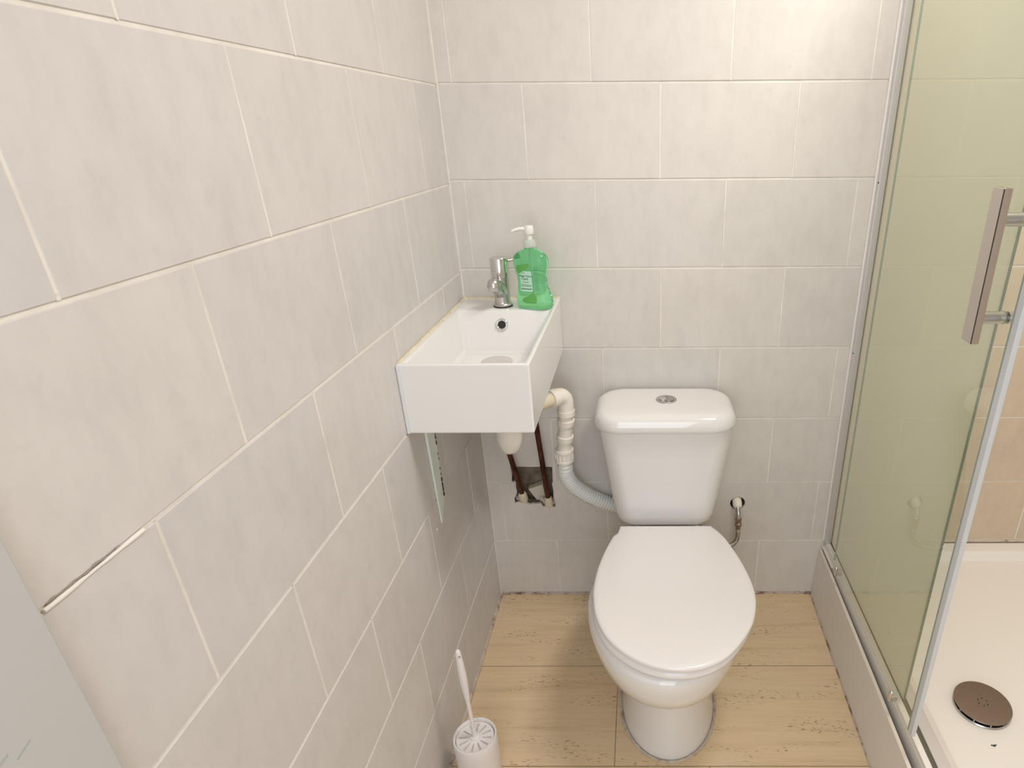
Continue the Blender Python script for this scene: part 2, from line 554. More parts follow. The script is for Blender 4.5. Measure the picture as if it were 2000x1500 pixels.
# masonry behind the tiles, with the two openings left free
bm = bmesh.new()
box(bm, (-0.10, 0.055, -0.05), (XR + 0.1, 0.12, H))
struct('masonry', bm, M_PLASTER, wall_back)
bm = bmesh.new()
for poly, dep in ((PIPE_HOLE, 0.05), (VALVE_HOLE, 0.05)):
    cx = sum(p[0] for p in poly) / len(poly); cz = sum(p[1] for p in poly) / len(poly)
    sc = 1.03
    a = [bm.verts.new((cx + (p[0] - cx) * sc, 0.0075, cz + (p[1] - cz) * sc)) for p in poly]
    b = [bm.verts.new((cx + (p[0] - cx) * sc, dep, cz + (p[1] - cz) * sc)) for p in poly]
    for i in range(len(a)):
        bm.faces.new((a[i], a[(i + 1) % len(a)], b[(i + 1) % len(a)], b[i]))
    bm.faces.new(b)
struct('cavity', bm, M_PLASTER, wall_back)
bm = bmesh.new()
hexa(bm, [(0.108, 0.040, 0.3640), (0.154, 0.048, 0.3800), (0.160, 0.048, 0.322), (0.131, 0.040, 0.3245)],
     [(0.110, 0.022, 0.3620), (0.152, 0.026, 0.3760), (0.158, 0.028, 0.324), (0.133, 0.020, 0.3265)])
struct('broken_tile_piece', bm, M_PLASTER_WHITE, wall_back, bevel=0.001)
bm = bmesh.new()
for (x, z, s) in ((0.158, 0.325, 0.010), (0.168, 0.321, 0.009), (0.180, 0.324, 0.011), (0.148, 0.331, 0.007), (0.086, 0.338, 0.012), (0.096, 0.343, 0.011), (0.079, 0.336, 0.007)):
    bmesh.ops.create_icosphere(bm, subdivisions=2, radius=s, matrix=Matrix.Translation((x, 0.020, z)))
for v in bm.verts:
    v.co += Vector((random.uniform(-1, 1), random.uniform(-1, 1), random.uniform(-1, 1))) * 0.0016
struct('filler_lumps', bm, M_PLASTER_WHITE, wall_back)
bm = bmesh.new(); box(bm, (-0.12, -1.21, -0.05), (-0.0045, 0.12, H)); struct('masonry', bm, M_WHITEWALL, wall_left)

bm = bmesh.new(); box(bm, (XR, YF - 0.05, -0.05), (XR + 0.1, 0.05, H)); struct('wall_right', bm, simple('cream_shower_panel', (0.66, 0.60, 0.53), 0.4))
# unseen front wall, its opening placed to suit the added fill lamp
bm = bmesh.new()
box(bm, (-0.12, YF - 0.1, -0.05), (0.02, YF, H)); box(bm, (0.82, YF - 0.1, -0.05), (XR, YF, H)); box(bm, (0.02, YF - 0.1, 2.15), (0.82, YF, H))
struct('wall_front', bm, M_WHITEWALL)
bm = bmesh.new(); box(bm, (-0.12, YF - 0.1, H), (XR + 0.1, 0.12, H + 0.05)); struct('ceiling', bm, M_CEIL)
# white painted lining at the end of the tiled wall
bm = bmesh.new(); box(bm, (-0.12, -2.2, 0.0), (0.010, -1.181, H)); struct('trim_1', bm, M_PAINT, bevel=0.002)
bm = bmesh.new()
for (y, z, ly, lz) in ((-1.248, 0.925, 0.007, 0.0022), (-1.232, 0.920, 0.006, 0.002), (-1.252, 0.908, 0.004, 0.002)):
    hexa(bm, [(0.0099, y - ly, z - lz), (0.0099, y + ly, z - lz + 0.004), (0.0099, y + ly, z + 0.004), (0.0099, y - ly, z)],
         [(0.0103, y - ly, z - lz), (0.0103, y + ly, z - lz + 0.004), (0.0103, y + ly, z + 0.004), (0.0103, y - ly, z)])
struct('grey_mark', bm, simple('mark_grey', (0.42, 0.42, 0.42), 0.6), bpy.data.objects['trim_1'])  # small grey marks on the painted lining

# floor: vinyl tiles with thin dark seams
bm = bmesh.new()
S = 0.0007
rows = [(0.02, -0.29, []), (-0.29, -0.58, [0.374]), (-0.58, -0.87, [0.589]), (-0.87, -1.16, [0.374]), (-1.16, -1.45, [0.2, 0.8]), (-1.45, YF, [0.374])]
for yb, ya, js in rows:
    xs = [-0.0] + js + [XR]
    for a, b in zip(xs, xs[1:]):
        f = [bm.verts.new(p) for p in ((a + S, ya + S, 0), (b - S, ya + S, 0), (b - S, yb - S, 0), (a + S, yb - S, 0))]
        bm.faces.new(f)
v = [bm.verts.new(p) for p in ((-0.01, YF, -0.0008), (XR, YF, -0.0008), (XR, 0.02, -0.0008), (-0.01, 0.02, -0.0008))]
bm.faces.new(v).material_index = 1
box(bm, (-0.12, YF, -0.06), (XR, 0.05, -0.002), 1)
struct('floor', bm, [M_FLOOR, M_SEAM])


def bead(name, pts, r, mt, parent=None, n=10, wob=0.18, kind='structure'):
    P = []
    rnd = random.Random(hash(name) % 1000 if False else len(name))
    for a, b in zip(pts, pts[1:]):
        a, b = Vector(a), Vector(b); k = max(2, int((b - a).length / 0.012))
        P += [a.lerp(b, i / k) for i in range(k)]
    P.append(Vector(pts[-1]))
    bm = bmesh.new(); tube(bm, P, [r * (1 + rnd.uniform(-wob, wob)) for _ in P], n)
    o = obj(name, bm, mt, parent, smooth=True)
    if parent is None: tag(o, kind=kind)
    return o


P = [(0.0004 + 0.0003 * math.sin(k * 2.1), -1.168 + 0.0055 * k, 0.9935 + 0.0007 * math.sin(k * 1.7)) for k in range(14)]
bead('grout_crack', P, 0.0007, simple('dark_crack', (0.30, 0.26, 0.22), 0.9), wall_left, wob=0.6)
bead('grout_filler', [(0.0002, -1.172, 0.9900), (0.0002, -1.07, 0.9905)], 0.0020, M_TRAY, wall_left, wob=0.3)
bead('trim_2', [(0.002, -0.001, 0.000), (0.955, -0.001, 0.000)], 0.0055, M_SEAL_DIRTY)
bead('trim_3', [(0.001, -0.002, 0.000), (0.001, -1.15, 0.000)], 0.0062, M_SEAL_PINK)
bead('trim_4', [(0.957, -0.003, 0.000), (0.9475, -0.95, 0.000)], 0.0034, M_SEAL_DIRTY)
bead('trim_5', [(0.0005, -0.0005, 0.0), (0.0005, -0.0005, 2.19)], 0.0018, M_GROUT)

# ------------------------------------------------------------------ shower tray, riser and screen
t = thing('riser_panel', (0.955, -0.45, 0), 'grey-white boxing panel with cream top edge running along the shower tray', 'panel')
bm = bmesh.new()
hexa(bm, [(0.958, -0.002, 0.002), (0.966, -0.002, 0.002), (0.9525, -1.15, 0.002), (0.9445, -1.15, 0.002)],
     [(0.9665, -0.002, 0.163), (0.9745, -0.002, 0.163), (0.9605, -1.15, 0.163), (0.9525, -1.15, 0.163)])
obj('panel_board', bm, M_PANEL, t)
bm = bmesh.new()
hexa(bm, [(0.9665, -0.002, 0.163), (0.9745, -0.002, 0.163), (0.9605, -1.15, 0.163), (0.9525, -1.15, 0.163)],
     [(0.9668, -0.002, 0.1655), (0.9745, -0.002, 0.1655), (0.9605, -1.15, 0.1655), (0.9528, -1.15, 0.1655)])
obj('edge_strip', bm, M_PANEL_EDGE, t)['label'] = 'cream strip on top of the panel'

t = thing('shower_tray', (1.38, -0.55, 0), 'white raised shower tray behind the glass door', 'shower tray')
bm = bmesh.new()
x0, x1, y0, y1 = 0.9775, XR - 0.002, -1.16, -0.0015
prof = [(0.0, 0.002), (0.0, 0.184), (0.004, 0.190), (0.052, 0.190), (0.060, 0.186), (0.075, 0.170), (0.10, 0.1655)]
rings = []
for ins, z in prof:
    a = min(ins, 0.058) if False else ins
    rings.append([(x0 + ins, y0 + ins, z), (x1 - ins, y0 + ins, z), (x1 - ins, y1 - ins * 0.8, z), (x0 + ins, y1 - ins * 0.8, z)])
rv = loft(bm, rings, True, True)
obj('tray_body', bm, M_TRAY, t, bevel=0.004)
bm = bmesh.new()
box(bm, (1.003, -1.155, 0.1902), (1.029, -0.004, 0.196)); obj('threshold_strip', bm, M_ALU, t, bevel=0.0015)['label'] = 'grey metal bottom rail'
bm = bmesh.new()
box(bm, (0.9785, -1.155, 0.1902), (0.9915, -0.004, 0.1985)); obj('drip_strip', bm, M_TRAY, t, bevel=0.0015)
bm = bmesh.new(); box(bm, (0.992, -1.155, 0.1901), (1.0028, -0.004, 0.1912)); obj('channel', bm, simple('dark_channel', (0.13, 0.115, 0.08), 0.8), t)  # dark strip in the groove between drip strip and metal rail
bm = bmesh.new()
tube(bm, [(0.977, -0.004, 0.176), (0.9765, -0.10, 0.178)], 0.0052, 10)
obj('sealant', bm, M_TRAY, t, smooth=True)

bead('trim_6', [(1.02, -0.001, 0.1935), (XR - 0.01, -0.001, 0.1935)], 0.003, M_SEAL_PINK)

# drain cover
t = thing('drain_cover', (1.172, -0.561, 0.166), 'round tarnished steel drain cover with six small holes in the shower tray', 'drain cover')
c = (1.172, -0.561, 0.1658)
bm = bmesh.new(); lathe(bm, [(0.057, 0.0), (0.0575, 0.002), (0.056, 0.0045), (0.050, 0.0045)], c, n=64); obj('flange', bm, M_CHROME_SCUFF, t, smooth=True)
bm = bmesh.new(); lathe(bm, [(0.044, 0.0045), (0.044, 0.0115)], c, n=48); obj('gap_ring', bm, M_DARK, t)
bm = bmesh.new()
lathe(bm, [(0.048, 0.0110), (0.0560, 0.0112), (0.0575, 0.0125), (0.0568, 0.0142), (0.050, 0.0148), (0.02, 0.0152), (0.001, 0.0153)], c, n=64)
cap = obj('cap', bm, M_DRAINSTEEL, t, smooth=True, angle=60)
bm = bmesh.new()
for k in range(6):
    a = k * PI / 3 + 0.3
    lathe(bm, [(0.0015, 0.0145), (0.0015, 0.0158)], (c[0] + 0.010 * math.cos(a) * 1.0, c[1] + 0.010 * math.sin(a), c[2]), n=12)
obj('holes', bm, M_BLACK, cap)
for k in range(10):
    bm = bmesh.new()
    a = k * PI / 5 + 0.2
    lathe(bm, [(0.0018, 0.0045), (0.0018, 0.0112)], (c[0] + 0.0515 * math.cos(a), c[1] + 0.0515 * math.sin(a), c[2]), n=10)
    obj('spacer_peg', bm, M_CHROME, t, smooth=True)
bm = bmesh.new()
for (dx, dy, s) in ((0, 0, 0.0035), (0.004, 0.0015, 0.002), (-0.0045, 0.001, 0.002)):
    bmesh.ops.create_icosphere(bm, subdivisions=1, radius=s, matrix=Matrix.Translation((1.152 + dx, -0.655 + dy, 0.1665)) @ Matrix.Diagonal((1, 0.7, 0.35, 1)))
tag(obj('dirt_speck', bm, M_BLACK), 'small dark speck of dirt on the tray below the drain cover', 'dirt')

# fixed frosted screen
t = thing('shower_screen', (1.0, -0.29, 0.19), 'frosted green fixed glass panel standing behind the sliding door', 'shower screen')
bm = bmesh.new(); box(bm, (0.9940, -0.570, 0.1995), (0.9980, -0.008, 1.80)); obj('glass_panel', bm, M_FROST, t)
bm = bmesh.new(); box(bm, (0.9940, -0.5716, 0.1995), (0.9980, -0.570, 1.80)); obj('glass_edge', bm, M_GLASS_EDGE, t)['label'] = 'dark green polished glass edge'
bm = bmesh.new(); box(bm, (0.9755, -0.020, 0.1995), (0.9910, -0.0015, 1.80)); box(bm, (0.9910, -0.0075, 0.1995), (1.004, -0.0015, 1.80)); box(bm, (0.9995, -0.020, 0.1995), (1.004, -0.0075, 1.80))
obj('wall_profile', bm, M_ALU, t, bevel=0.0012)['label'] = 'silver aluminium wall channel'
bm = bmesh.new(); tube(bm, [(0.9735, -0.002, 0.199), (0.9735, -0.002, 1.79)], 0.0035, 8); obj('sealant', bm, M_TRAY, t, smooth=True)
for z in (0.785, 1.19):
    bm = bmesh.new(); bmesh.ops.create_icosphere(bm, subdivisions=2, radius=0.0018, matrix=Matrix.Translation((0.9745, -0.0185, z))); obj('screw', bm, M_BLACK, t)

# sliding door
XD = 0.967
t = thing('shower_door', (XD, -0.39, 0.21), 'clear sliding glass shower door with a steel bar handle and grey edge seal', 'shower door')
bm = bmesh.new(); box(bm, (XD, -0.664, 0.222), (XD + 0.005, -0.125, 1.82)); obj('glass_pane', bm, M_GLASS, t)
bm = bmesh.new(); box(bm, (XD + 0.0002, -0.1258, 0.222), (XD + 0.0048, -0.1248, 1.82)); obj('glass_edge', bm, M_GLASS_EDGE, t)
bm = bmesh.new(); box(bm, (XD - 0.0018, -0.677, 0.220), (XD + 0.0068, -0.6615, 1.82)); obj('seal_strip', bm, M_VINYL, t, bevel=0.0015)['label'] = 'grey-white vinyl seal'
bm = bmesh.new(); box(bm, (XD - 0.0022, -0.6625, 0.221), (XD - 0.0006, -0.6590, 1.82)); obj('seal_lip', bm, simple('green_grey_lip', (0.30, 0.36, 0.33), 0.4), t)  # thin green-grey strip along the inner edge of the seal
for y in (-0.172, -0.580):
    bm = bmesh.new()
    lathe(bm, [(0.0008, 0.0), (0.0034, 0.001), (0.0048, 0.004), (0.0050, 0.022), (0.0044, 0.0265), (0.0026, 0.0290), (0.0006, 0.0296)], (XD - 0.0068, y, 0.2065), n=20)
    box(bm, (XD - 0.0068, y - 0.0035, 0.2075), (XD + 0.009, y + 0.0035, 0.2125))
    obj('guide_clip', bm, M_CHROME, t, smooth=True, angle=50)
bm = bmesh.new()
HX, HY = 0.9240, -0.634
hexa(bm, [(HX - .006, HY - .018, 1.018), (HX + .006, HY - .018, 1.018), (HX + .006, HY + .012, 1.018), (HX - .006, HY + .012, 1.018)],
     [(HX - .006, HY - .014, 1.232), (HX + .006, HY - .014, 1.232), (HX + .006, HY + .016, 1.232), (HX - .006, HY + .016, 1.232)])
hd = obj('handle', bm, M_HANDLE, t, bevel=0.0012, seg=3)
bm = bmesh.new(); tube(bm, [(HX - .0058, HY - .0178, 1.019), (HX - .0058, HY - .0138, 1.231)], 0.0009, 8); obj('edge_reflection', bm, M_BLACK, hd)  # thin black line painted for the dark reflection along the bar's edge
for z, yy in ((1.053, -0.633), (1.190, -0.630)):
    bm2 = bmesh.new(); lathe(bm2, [(0.0092, 0), (0.0092, XD - 0.0012 - HX - .0055)], (HX + .0055, yy, z), (1, 0, 0), 32)
    pst = obj('post', bm2, M_CHROME_SCUFF, hd, smooth=True)
    bm2 = bmesh.new(); lathe(bm2, [(0.0097, 0), (0.0097, 0.0012)], (XD - 0.0012, yy, z), (1, 0, 0), 32); obj('gasket', bm2, M_GLASS_EDGE, pst, smooth=True)
    bm2 = bmesh.new(); lathe(bm2, [(0.0092, 0), (0.0092, 0.010), (0.0080, 0.012)], (XD + 0.0052, yy, z), (1, 0, 0), 32); obj('end_cap', bm2, M_CHROME_SCUFF, pst, smooth=True)

# ------------------------------------------------------------------ toilet
TX = 0.497
t = thing('toilet', (TX, -0.35, 0), 'white close-coupled toilet with closed lid and dual flush button', 'toilet')
bm = bmesh.new()
C = 0.500
rings = [
    egg(C + .001, -0.566, -0.10, -0.40, 0.113, 0.0008), egg(C + .001, -0.567, -0.10, -0.40, 0.114, 0.006), egg(C + .001, -0.563, -0.10, -0.40, 0.111, 0.020),
    egg(C, -0.556, -0.10, -0.40, 0.104, 0.060), egg(C - .001, -0.552, -0.10, -0.40, 0.0965, 0.120), egg(C - .002, -0.552, -0.10, -0.40, 0.0930, 0.170),
    egg(C - .003, -0.557, -0.10, -0.40, 0.0955, 0.196), egg(C - .004, -0.577, -0.10, -0.40, 0.108, 0.209), egg(C - .006, -0.606, -0.10, -0.41, 0.127, 0.222),
    egg(C - .008, -0.633, -0.10, -0.41, 0.145, 0.242), egg(C - .009, -0.653, -0.09, -0.42, 0.158, 0.268), egg(C - .010, -0.667, -0.08, -0.42, 0.168, 0.300),
    egg(C - .010, -0.674, -0.07, -0.42, 0.1735, 0.330), egg(C - .009, -0.675, -0.062, -0.42, 0.1740, 0.352), egg(C - .008, -0.671, -0.060, -0.42, 0.171, 0.362), egg(C - .007, -0.662, -0.062, -0.42, 0.161, 0.3655)]
rings = [[(C + (x - C) * (1 - 0.42 * max(0.0, (y + 0.44) / 0.34) ** 1.3), y, z) if z > 0.2 else (x, y, z) for x, y, z in rg] for rg in rings]
loft(bm, rings)
obj('bowl', bm, M_CERAMIC, t, smooth=True, angle=75)
# grout bead around the foot
P = [Vector(p) for p in egg(C + .001, -0.570, -0.08, -0.40, 0.117, 0.001, n=90)]
bm = bmesh.new()
tube(bm, [p for p in P if True] + [P[0]], [0.0026 + 0.0016 * abs(math.sin(i * 1.7)) for i in range(len(P) + 1)], 8)
obj('floor_sealant', bm, M_SEAL_PINK, t, smooth=True)['label'] = 'uneven stained sealant around the foot'

LID = [(0.3830, -0.2120), (0.3775, -0.2416), (0.3663, -0.2559), (0.3485, -0.3172), (0.3364, -0.3803), (0.3317, -0.4382), (0.3333, -0.4773), (0.3418, -0.5289), (0.3626, -0.5818), (0.3944, -0.6222), (0.4339, -0.652), (0.472, -0.6675), (0.5128, -0.6726), (0.5548, -0.6656), (0.5957, -0.6435), (0.6297, -0.6064), (0.6600, -0.5581), (0.6761, -0.5096), (0.6822, -0.462), (0.6779, -0.4048), (0.6645, -0.3379), (0.642, -0.264), (0.6268, -0.2339), (0.6120, -0.2120)]
core = LID[2:-2]
curve = [Vector((p[0], p[1], 0)) for p in LID[:2]] + catmull([(p[0], p[1], 0) for p in core], 5) + [Vector((p[0], p[1], 0)) for p in LID[-2:]]
ctr = Vector((0.507, -0.44, 0))


def scaled(k, z, cs=curve, dy=0.0, dx=0.0):
    """outline pulled in by k metres towards the middle"""
    out = []
    for p in cs:
        d = (p - ctr); L = d.length
        q = ctr + d * ((L - k) / L); out.append((q.x + dx, q.y + dy, z))
    return out


bm = bmesh.new()
loft(bm, [scaled(.008, 0.3670, dx=-.003), scaled(.0025, 0.3695, dx=-.003, dy=-.002), scaled(.001, 0.3750, dx=-.003, dy=-.002), scaled(.0015, 0.3810, dx=-.002), scaled(.006, 0.3848, dx=-.001), scaled(.015, 0.3855)])
seat = obj('seat', bm, M_SEAT, t, smooth=True, angle=60)
bm = bmesh.new()
rs = [scaled(.006, 0.3858), scaled(.002, 0.3866), scaled(0.0, 0.3890), scaled(0.0, 0.3940), scaled(.0014, 0.3968), scaled(.0045, 0.3982), scaled(.012, 0.3987)]
rs += [[(ctr.x + (p[0] - ctr.x) * s, ctr.y + (p[1] - ctr.y) * s, 0.3987 + dz) for p in rs[6]] for s, dz in ((0.85, 0.0004), (0.62, 0.0008), (0.55, 0.0003), (0.35, -0.0002), (0.1, -0.0003))]
loft(bm, rs)
obj('seat_lid', bm, M_SEAT, t, smooth=True, angle=60)
for x in (0.425, 0.580):
    bm = bmesh.new(); lathe(bm, [(0.010, 0), (0.011, 0.003), (0.011, 0.017), (0.009, 0.021)], (x, -0.207, 0.3660), n=24); obj('hinge', bm, M_SEAT, t, smooth=True)

# cistern body
bm = bmesh.new()
CX = 0.4985
def cist(hw, yf, r, z): return rrect(CX, 0, hw, yf, -0.048, min(r, .045), z)
rings = [cist(.098, -.150, .035, .3662), cist(.112, -.164, .042, .3672), cist(.120, -.171, .048, .3715), cist(.1255, -.174, .052, .380), cist(.130, -.175, .054, .396),
         cist(.1355, -.172, .055, .425), cist(.1465, -.175, .055, .500), cist(.1560, -.178, .055, .570), cist(.1640, -.180, .055, .630), cist(.1655, -.181, .055, .6465)]
loft(bm, rings)
obj('cistern', bm, M_CERAMIC, t, smooth=True, angle=70)
bm = bmesh.new()
def lidr(k, z): return rrect(0.4955, 0, .1735 - k, -.1985 + k, -.004 - k * .4, .062 - k * .5, z, 14)
rings = [lidr(.010, .6470), lidr(.003, .6475), lidr(.0006, .6505), lidr(0, .657), lidr(.0005, .664), lidr(.0026, .6725), lidr(.0062, .6795), lidr(.0115, .6850), lidr(.019, .6885), lidr(.030, .6903), lidr(.050, .6912)]
loft(bm, rings)
obj('cistern_lid', bm, M_CERAMIC, t, smooth=True, angle=70)
bm = bmesh.new(); lathe(bm, [(0.0258, 0), (0.0258, 0.0018), (0.0240, 0.0030), (0.0205, 0.0026)], (0.500, -0.092, 0.6908), n=48)
fb = obj('flush_button', bm, M_CHROME_SCUFF, t, smooth=True)
bm = bmesh.new(); bmesh.ops.create_circle(bm, cap_ends=True, segments=30, radius=0.0105, matrix=Matrix.Translation((0.4915, -0.091, 0.6934)))
r_ = bmesh.ops.extrude_face_region(bm, geom=bm.faces[:]); bmesh.ops.translate(bm, vec=(0, 0, 0.0016), verts=[g for g in r_['geom'] if isinstance(g, bmesh.types.BMVert)])
obj('small_button', bm, M_CHROME, fb, bevel=0.0006)
bm = bmesh.new()
arc = [(0.5045 + 0.0150 * math.cos(a), -0.092 + 0.0175 * math.sin(a)) for a in [(-1.9 + 3.8 * k / 16) for k in range(17)]]
arc2 = [(0.4915 + 0.0125 * math.cos(a), -0.091 + 0.0125 * math.sin(a)) for a in [(1.05 - 2.1 * k / 10) for k in range(11)]]
ring = [(x, y, 0.6936) for x, y in arc + arc2]
loft(bm, [ring, [(x, y, 0.6950) for x, y, _ in ring]])
obj('large_button', bm, M_STEEL, fb)

# water supply of the toilet
t = thing('toilet_supply_hose', (0.713, -0.02, 0.32), 'short braided hose with tarnished valve between wall hole and toilet', 'hose')
bm = bmesh.new(); lathe(bm, [(0.0135, -0.030), (0.0135, -0.004), (0.0125, 0.004), (0.0085, 0.009), (0.0008, 0.0105)], (0.7115, -0.008, 0.326), (0, -0.75, -0.35), 28)
obj('wall_fitting', bm, M_PLASTIC, t, smooth=True)['label'] = 'white plastic pipe fitting'
bm = bmesh.new(); tube(bm, [(0.7115, -0.012, 0.322), (0.7125, -0.022, 0.314), (0.7135, -0.028, 0.302), (0.7138, -0.028, 0.296)], [0.0065, 0.0068, 0.0068, 0.0068], 18)
obj('tail_pipe', bm, M_CHROME_SCUFF, t, smooth=True)
bm = bmesh.new(); lathe(bm, [(0.0072, 0.0), (0.0094, 0.002), (0.0094, 0.011), (0.0078, 0.0125), (0.0078, 0.019), (0.0098, 0.020), (0.0098, 0.028), (0.0070, 0.031), (0.0065, 0.038)], (0.7138, -0.028, 0.297), (0.02, 0, -1), 8)
vb = obj('isolating_valve', bm, M_BRASS, t); 
bm = bmesh.new(); lathe(bm, [(0.0035, 0), (0.0035, 0.002)], (0.7140, -0.0365, 0.281), (0, -1, 0), 14); obj('screw_slot', bm, M_CHROME, vb)
bm = bmesh.new(); lathe(bm, [(0.0075, 0), (0.0075, 0.008)], (0.7146, -0.028, 0.259), (0.02, 0, -1), 20); obj('ferrule', bm, M_CHROME, t, smooth=True)
bm = bmesh.new(); tube(bm, catmull([(0.7148, -0.028, 0.252), (0.715, -0.029, 0.236), (0.710, -0.032, 0.218), (0.695, -0.038, 0.207), (0.670, -0.045, 0.203), (0.64, -0.05, 0.206), (0.61, -0.05, 0.225), (0.60, -0.05, 0.30), (0.60, -0.055, 0.362)], 6), 0.0068, 16)
obj('braided_hose', bm, M_BRAID, t, smooth=True)

# ------------------------------------------------------------------ washbasin
BW, BY, BT, BB = 0.2385, -0.4775, 0.9274, 0.7900
t = thing('washbasin', (0.12, -0.24, BB), 'small white rectangular wall-hung washbasin in the corner', 'washbasin')
bm = bmesh.new()
G = 0.0012
out_b = [(G, BY, BB), (BW, BY, BB), (BW, -G, BB), (G, -G, BB)]
out_t = [(G, BY, BT), (BW, BY, BT), (BW, -G, BT), (G, -G, BT)]
in_t = [(0.0155, -0.4680, BT), (0.2295, -0.4680, BT), (0.2295, -0.1120, BT), (0.0155, -0.1120, BT)]
in_m = [(0.0270, -0.4500, 0.8420), (0.2190, -0.4500, 0.8420), (0.2190, -0.1450, 0.8420), (0.0270, -0.1450, 0.8420)]
in_c = [(0.0380, -0.4400, 0.8350), (0.2080, -0.4400, 0.8350), (0.2080, -0.1550, 0.8350), (0.0380, -0.1550, 0.8350)]
L0 = [[bm.verts.new(p) for p in q] for q in (out_b, out_t, in_t, in_m, in_c)]
bm.faces.new(L0[0][::-1]); bm.faces.new(L0[-1])
for a, b in zip(L0, L0[1:]):
    for i in range(4): bm.faces.new((a[i], a[(i + 1) % 4], b[(i + 1) % 4], b[i]))
obj('basin_body', bm, M_CERAMIC_B, t, bevel=0.0038, seg=4)
# overflow ring on the sloping back of the bowl
oc = Vector((0.1165, -0.1262, 0.8962)); ax = Vector((0, -0.932, 0.36))
bm = bmesh.new(); lathe(bm, [(0.0142, -0.002), (0.0142, 0.0012), (0.0125, 0.0024), (0.0095, 0.0018), (0.0085, -0.0005)], oc, ax, 40, caps=False)
ov = obj('overflow_ring', bm, M_CHROME, t, smooth=True, angle=80)
bm = bmesh.new(); lathe(bm, [(0.0088, 0.0002), (0.0088, 0.0006)], oc, ax, 32); obj('overflow_hole', bm, M_DARK, ov)
bm = bmesh.new(); lathe(bm, [(0.034, 0.0), (0.0345, 0.0015), (0.0335, 0.0035), (0.028, 0.0052), (0.001, 0.006)], (0.117, -0.212, 0.8352), n=48)
obj('waste_cap', bm, simple('pinkish_waste_cap', (0.62, 0.575, 0.56), 0.25), t, smooth=True)['label'] = 'round pale waste cap'
P = [Vector(p) for p in [(0.003, BY + .004, BT - .0005), (0.0028, -0.003, BT - .0005), (BW, -0.0028, BT - .0005)]]
bead('sealant', P, 0.0034, M_SEAL_YEL, t)
bead('sealant', [(0.003, BY - .0015, BB + .002), (0.003, BY - .0015, BT - .002)], 0.0032, M_VINYL, t, wob=0.1)

# brackets under the basin
for yy, w, lab in ((-0.377, 0.0245, 'flaking green-grey tapered bracket under the front of the washbasin'), (-0.135, 0.012, 'dark bracket end under the back of the washbasin against the left wall')):
    b = thing('basin_bracket', (0.0, yy, 0.6), lab, 'bracket')
    zlow = 0.530 if w > .02 else 0.735
    bm = bmesh.new()
    hexa(bm, [(0.0006, yy - w, BB - .0005), (0.0006, yy + w, BB - .0005), (0.0006, yy + w * .85, zlow + .045), (0.0006, yy - w * .55, zlow)][::-1],
         [(0.0065, yy - w, BB - .0005), (0.0065, yy + w, BB - .0005), (0.0045, yy + w * .85, zlow + .045), (0.0040, yy - w * .55, zlow)][::-1])
    pl = obj('wall_plate', bm, M_BRACKET if w > .02 else M_BLACK, b, bevel=0.0006)
    if w > .02:
        bm = bmesh.new(); box(bm, (0.0065, yy - w, BB - .005), (0.150, yy - w + .004, BB - .0006)); obj('arm', bm, M_BRACKET, b)
        bm = bmesh.new()
        for i in range(13):
            z = 0.735 - i * 0.0125 - random.uniform(0, .003)
            if i in (3, 6): continue
            y = yy + w * (1 - 0.15 * (BB - z) / .21) - 0.002
            s = 0.0062 if i < 3 or i > 8 else 0.0032
            bmesh.ops.create_icosphere(bm, subdivisions=1, radius=s, matrix=Matrix.Translation((0.0056, y, z)) @ Matrix.Diagonal((0.28, 0.55, 1.1, 1)))
        obj('rust_chips', bm, simple('dark_chip', (0.05, 0.04, 0.035), 0.8), b)['label'] = 'dark chipped edge'
bm = bmesh.new(); bmesh.ops.create_icosphere(bm, subdivisions=2, radius=0.0028, matrix=Matrix.Translation((0.0012, -0.418, 0.533)) @ Matrix.Diagonal((.6, 1, 1.3, 1)))
tag(obj('filler_blob', bm, M_TRAY), 'tiny white blob of filler on the left wall by the bracket tip', 'filler')

# basin tap
t = thing('basin_tap', (0.114, -0.078, BT), 'chrome mono tap standing on the washbasin ledge', 'tap')
c = Vector((0.1135, -0.078, BT))
bm = bmesh.new(); lathe(bm, [(0.0222, 0.0002), (0.0226, 0.0015), (0.0218, 0.0034)], c, n=40); obj('gasket', bm, M_BLACK, t, smooth=True)
bm = bmesh.new(); lathe(bm, [(0.0215, 0.0034), (0.0218, 0.0055), (0.0190, 0.0075), (0.0183, 0.012), (0.0180, 0.045), (0.0186, 0.060), (0.0190, 0.0700)], c, n=44); obj('body', bm, M_CHROME_SCUFF, t, smooth=True, angle=50)
bm = bmesh.new(); lathe(bm, [(0.0186, 0.0700), (0.0186, 0.0712), (0.0205, 0.0716), (0.0208, 0.073), (0.0208, 0.1115), (0.0198, 0.1130), (0.0165, 0.1133), (0.001, 0.1128)], c, n=44)
hc = obj('handle_cap', bm, M_CHROME, t, smooth=True, angle=40)
bm = bmesh.new(); tube(bm, [c + Vector((0.016, 0.004, 0.1045)), c + Vector((0.032, 0.008, 0.1075)), c + Vector((0.052, 0.012, 0.111)), c + Vector((0.054, 0.0125, 0.1113))], [0.0052, 0.0045, 0.0042, 0.002], 16)
obj('lever', bm, M_CHROME, hc, smooth=True)
bm = bmesh.new(); tube(bm, catmull([c + Vector((0.000, 0.0, 0.030)), c + Vector((-0.002, -0.020, 0.046)), c + Vector((-0.0045, -0.036, 0.0565)), c + Vector((-0.006, -0.046, 0.0600))], 5), [0.0165] * 3 + [0.016] * 4 + [0.0150] * 4 + [0.0140] * 5, 26)
obj('spout', bm, M_CHROME_SCUFF, t, smooth=True)
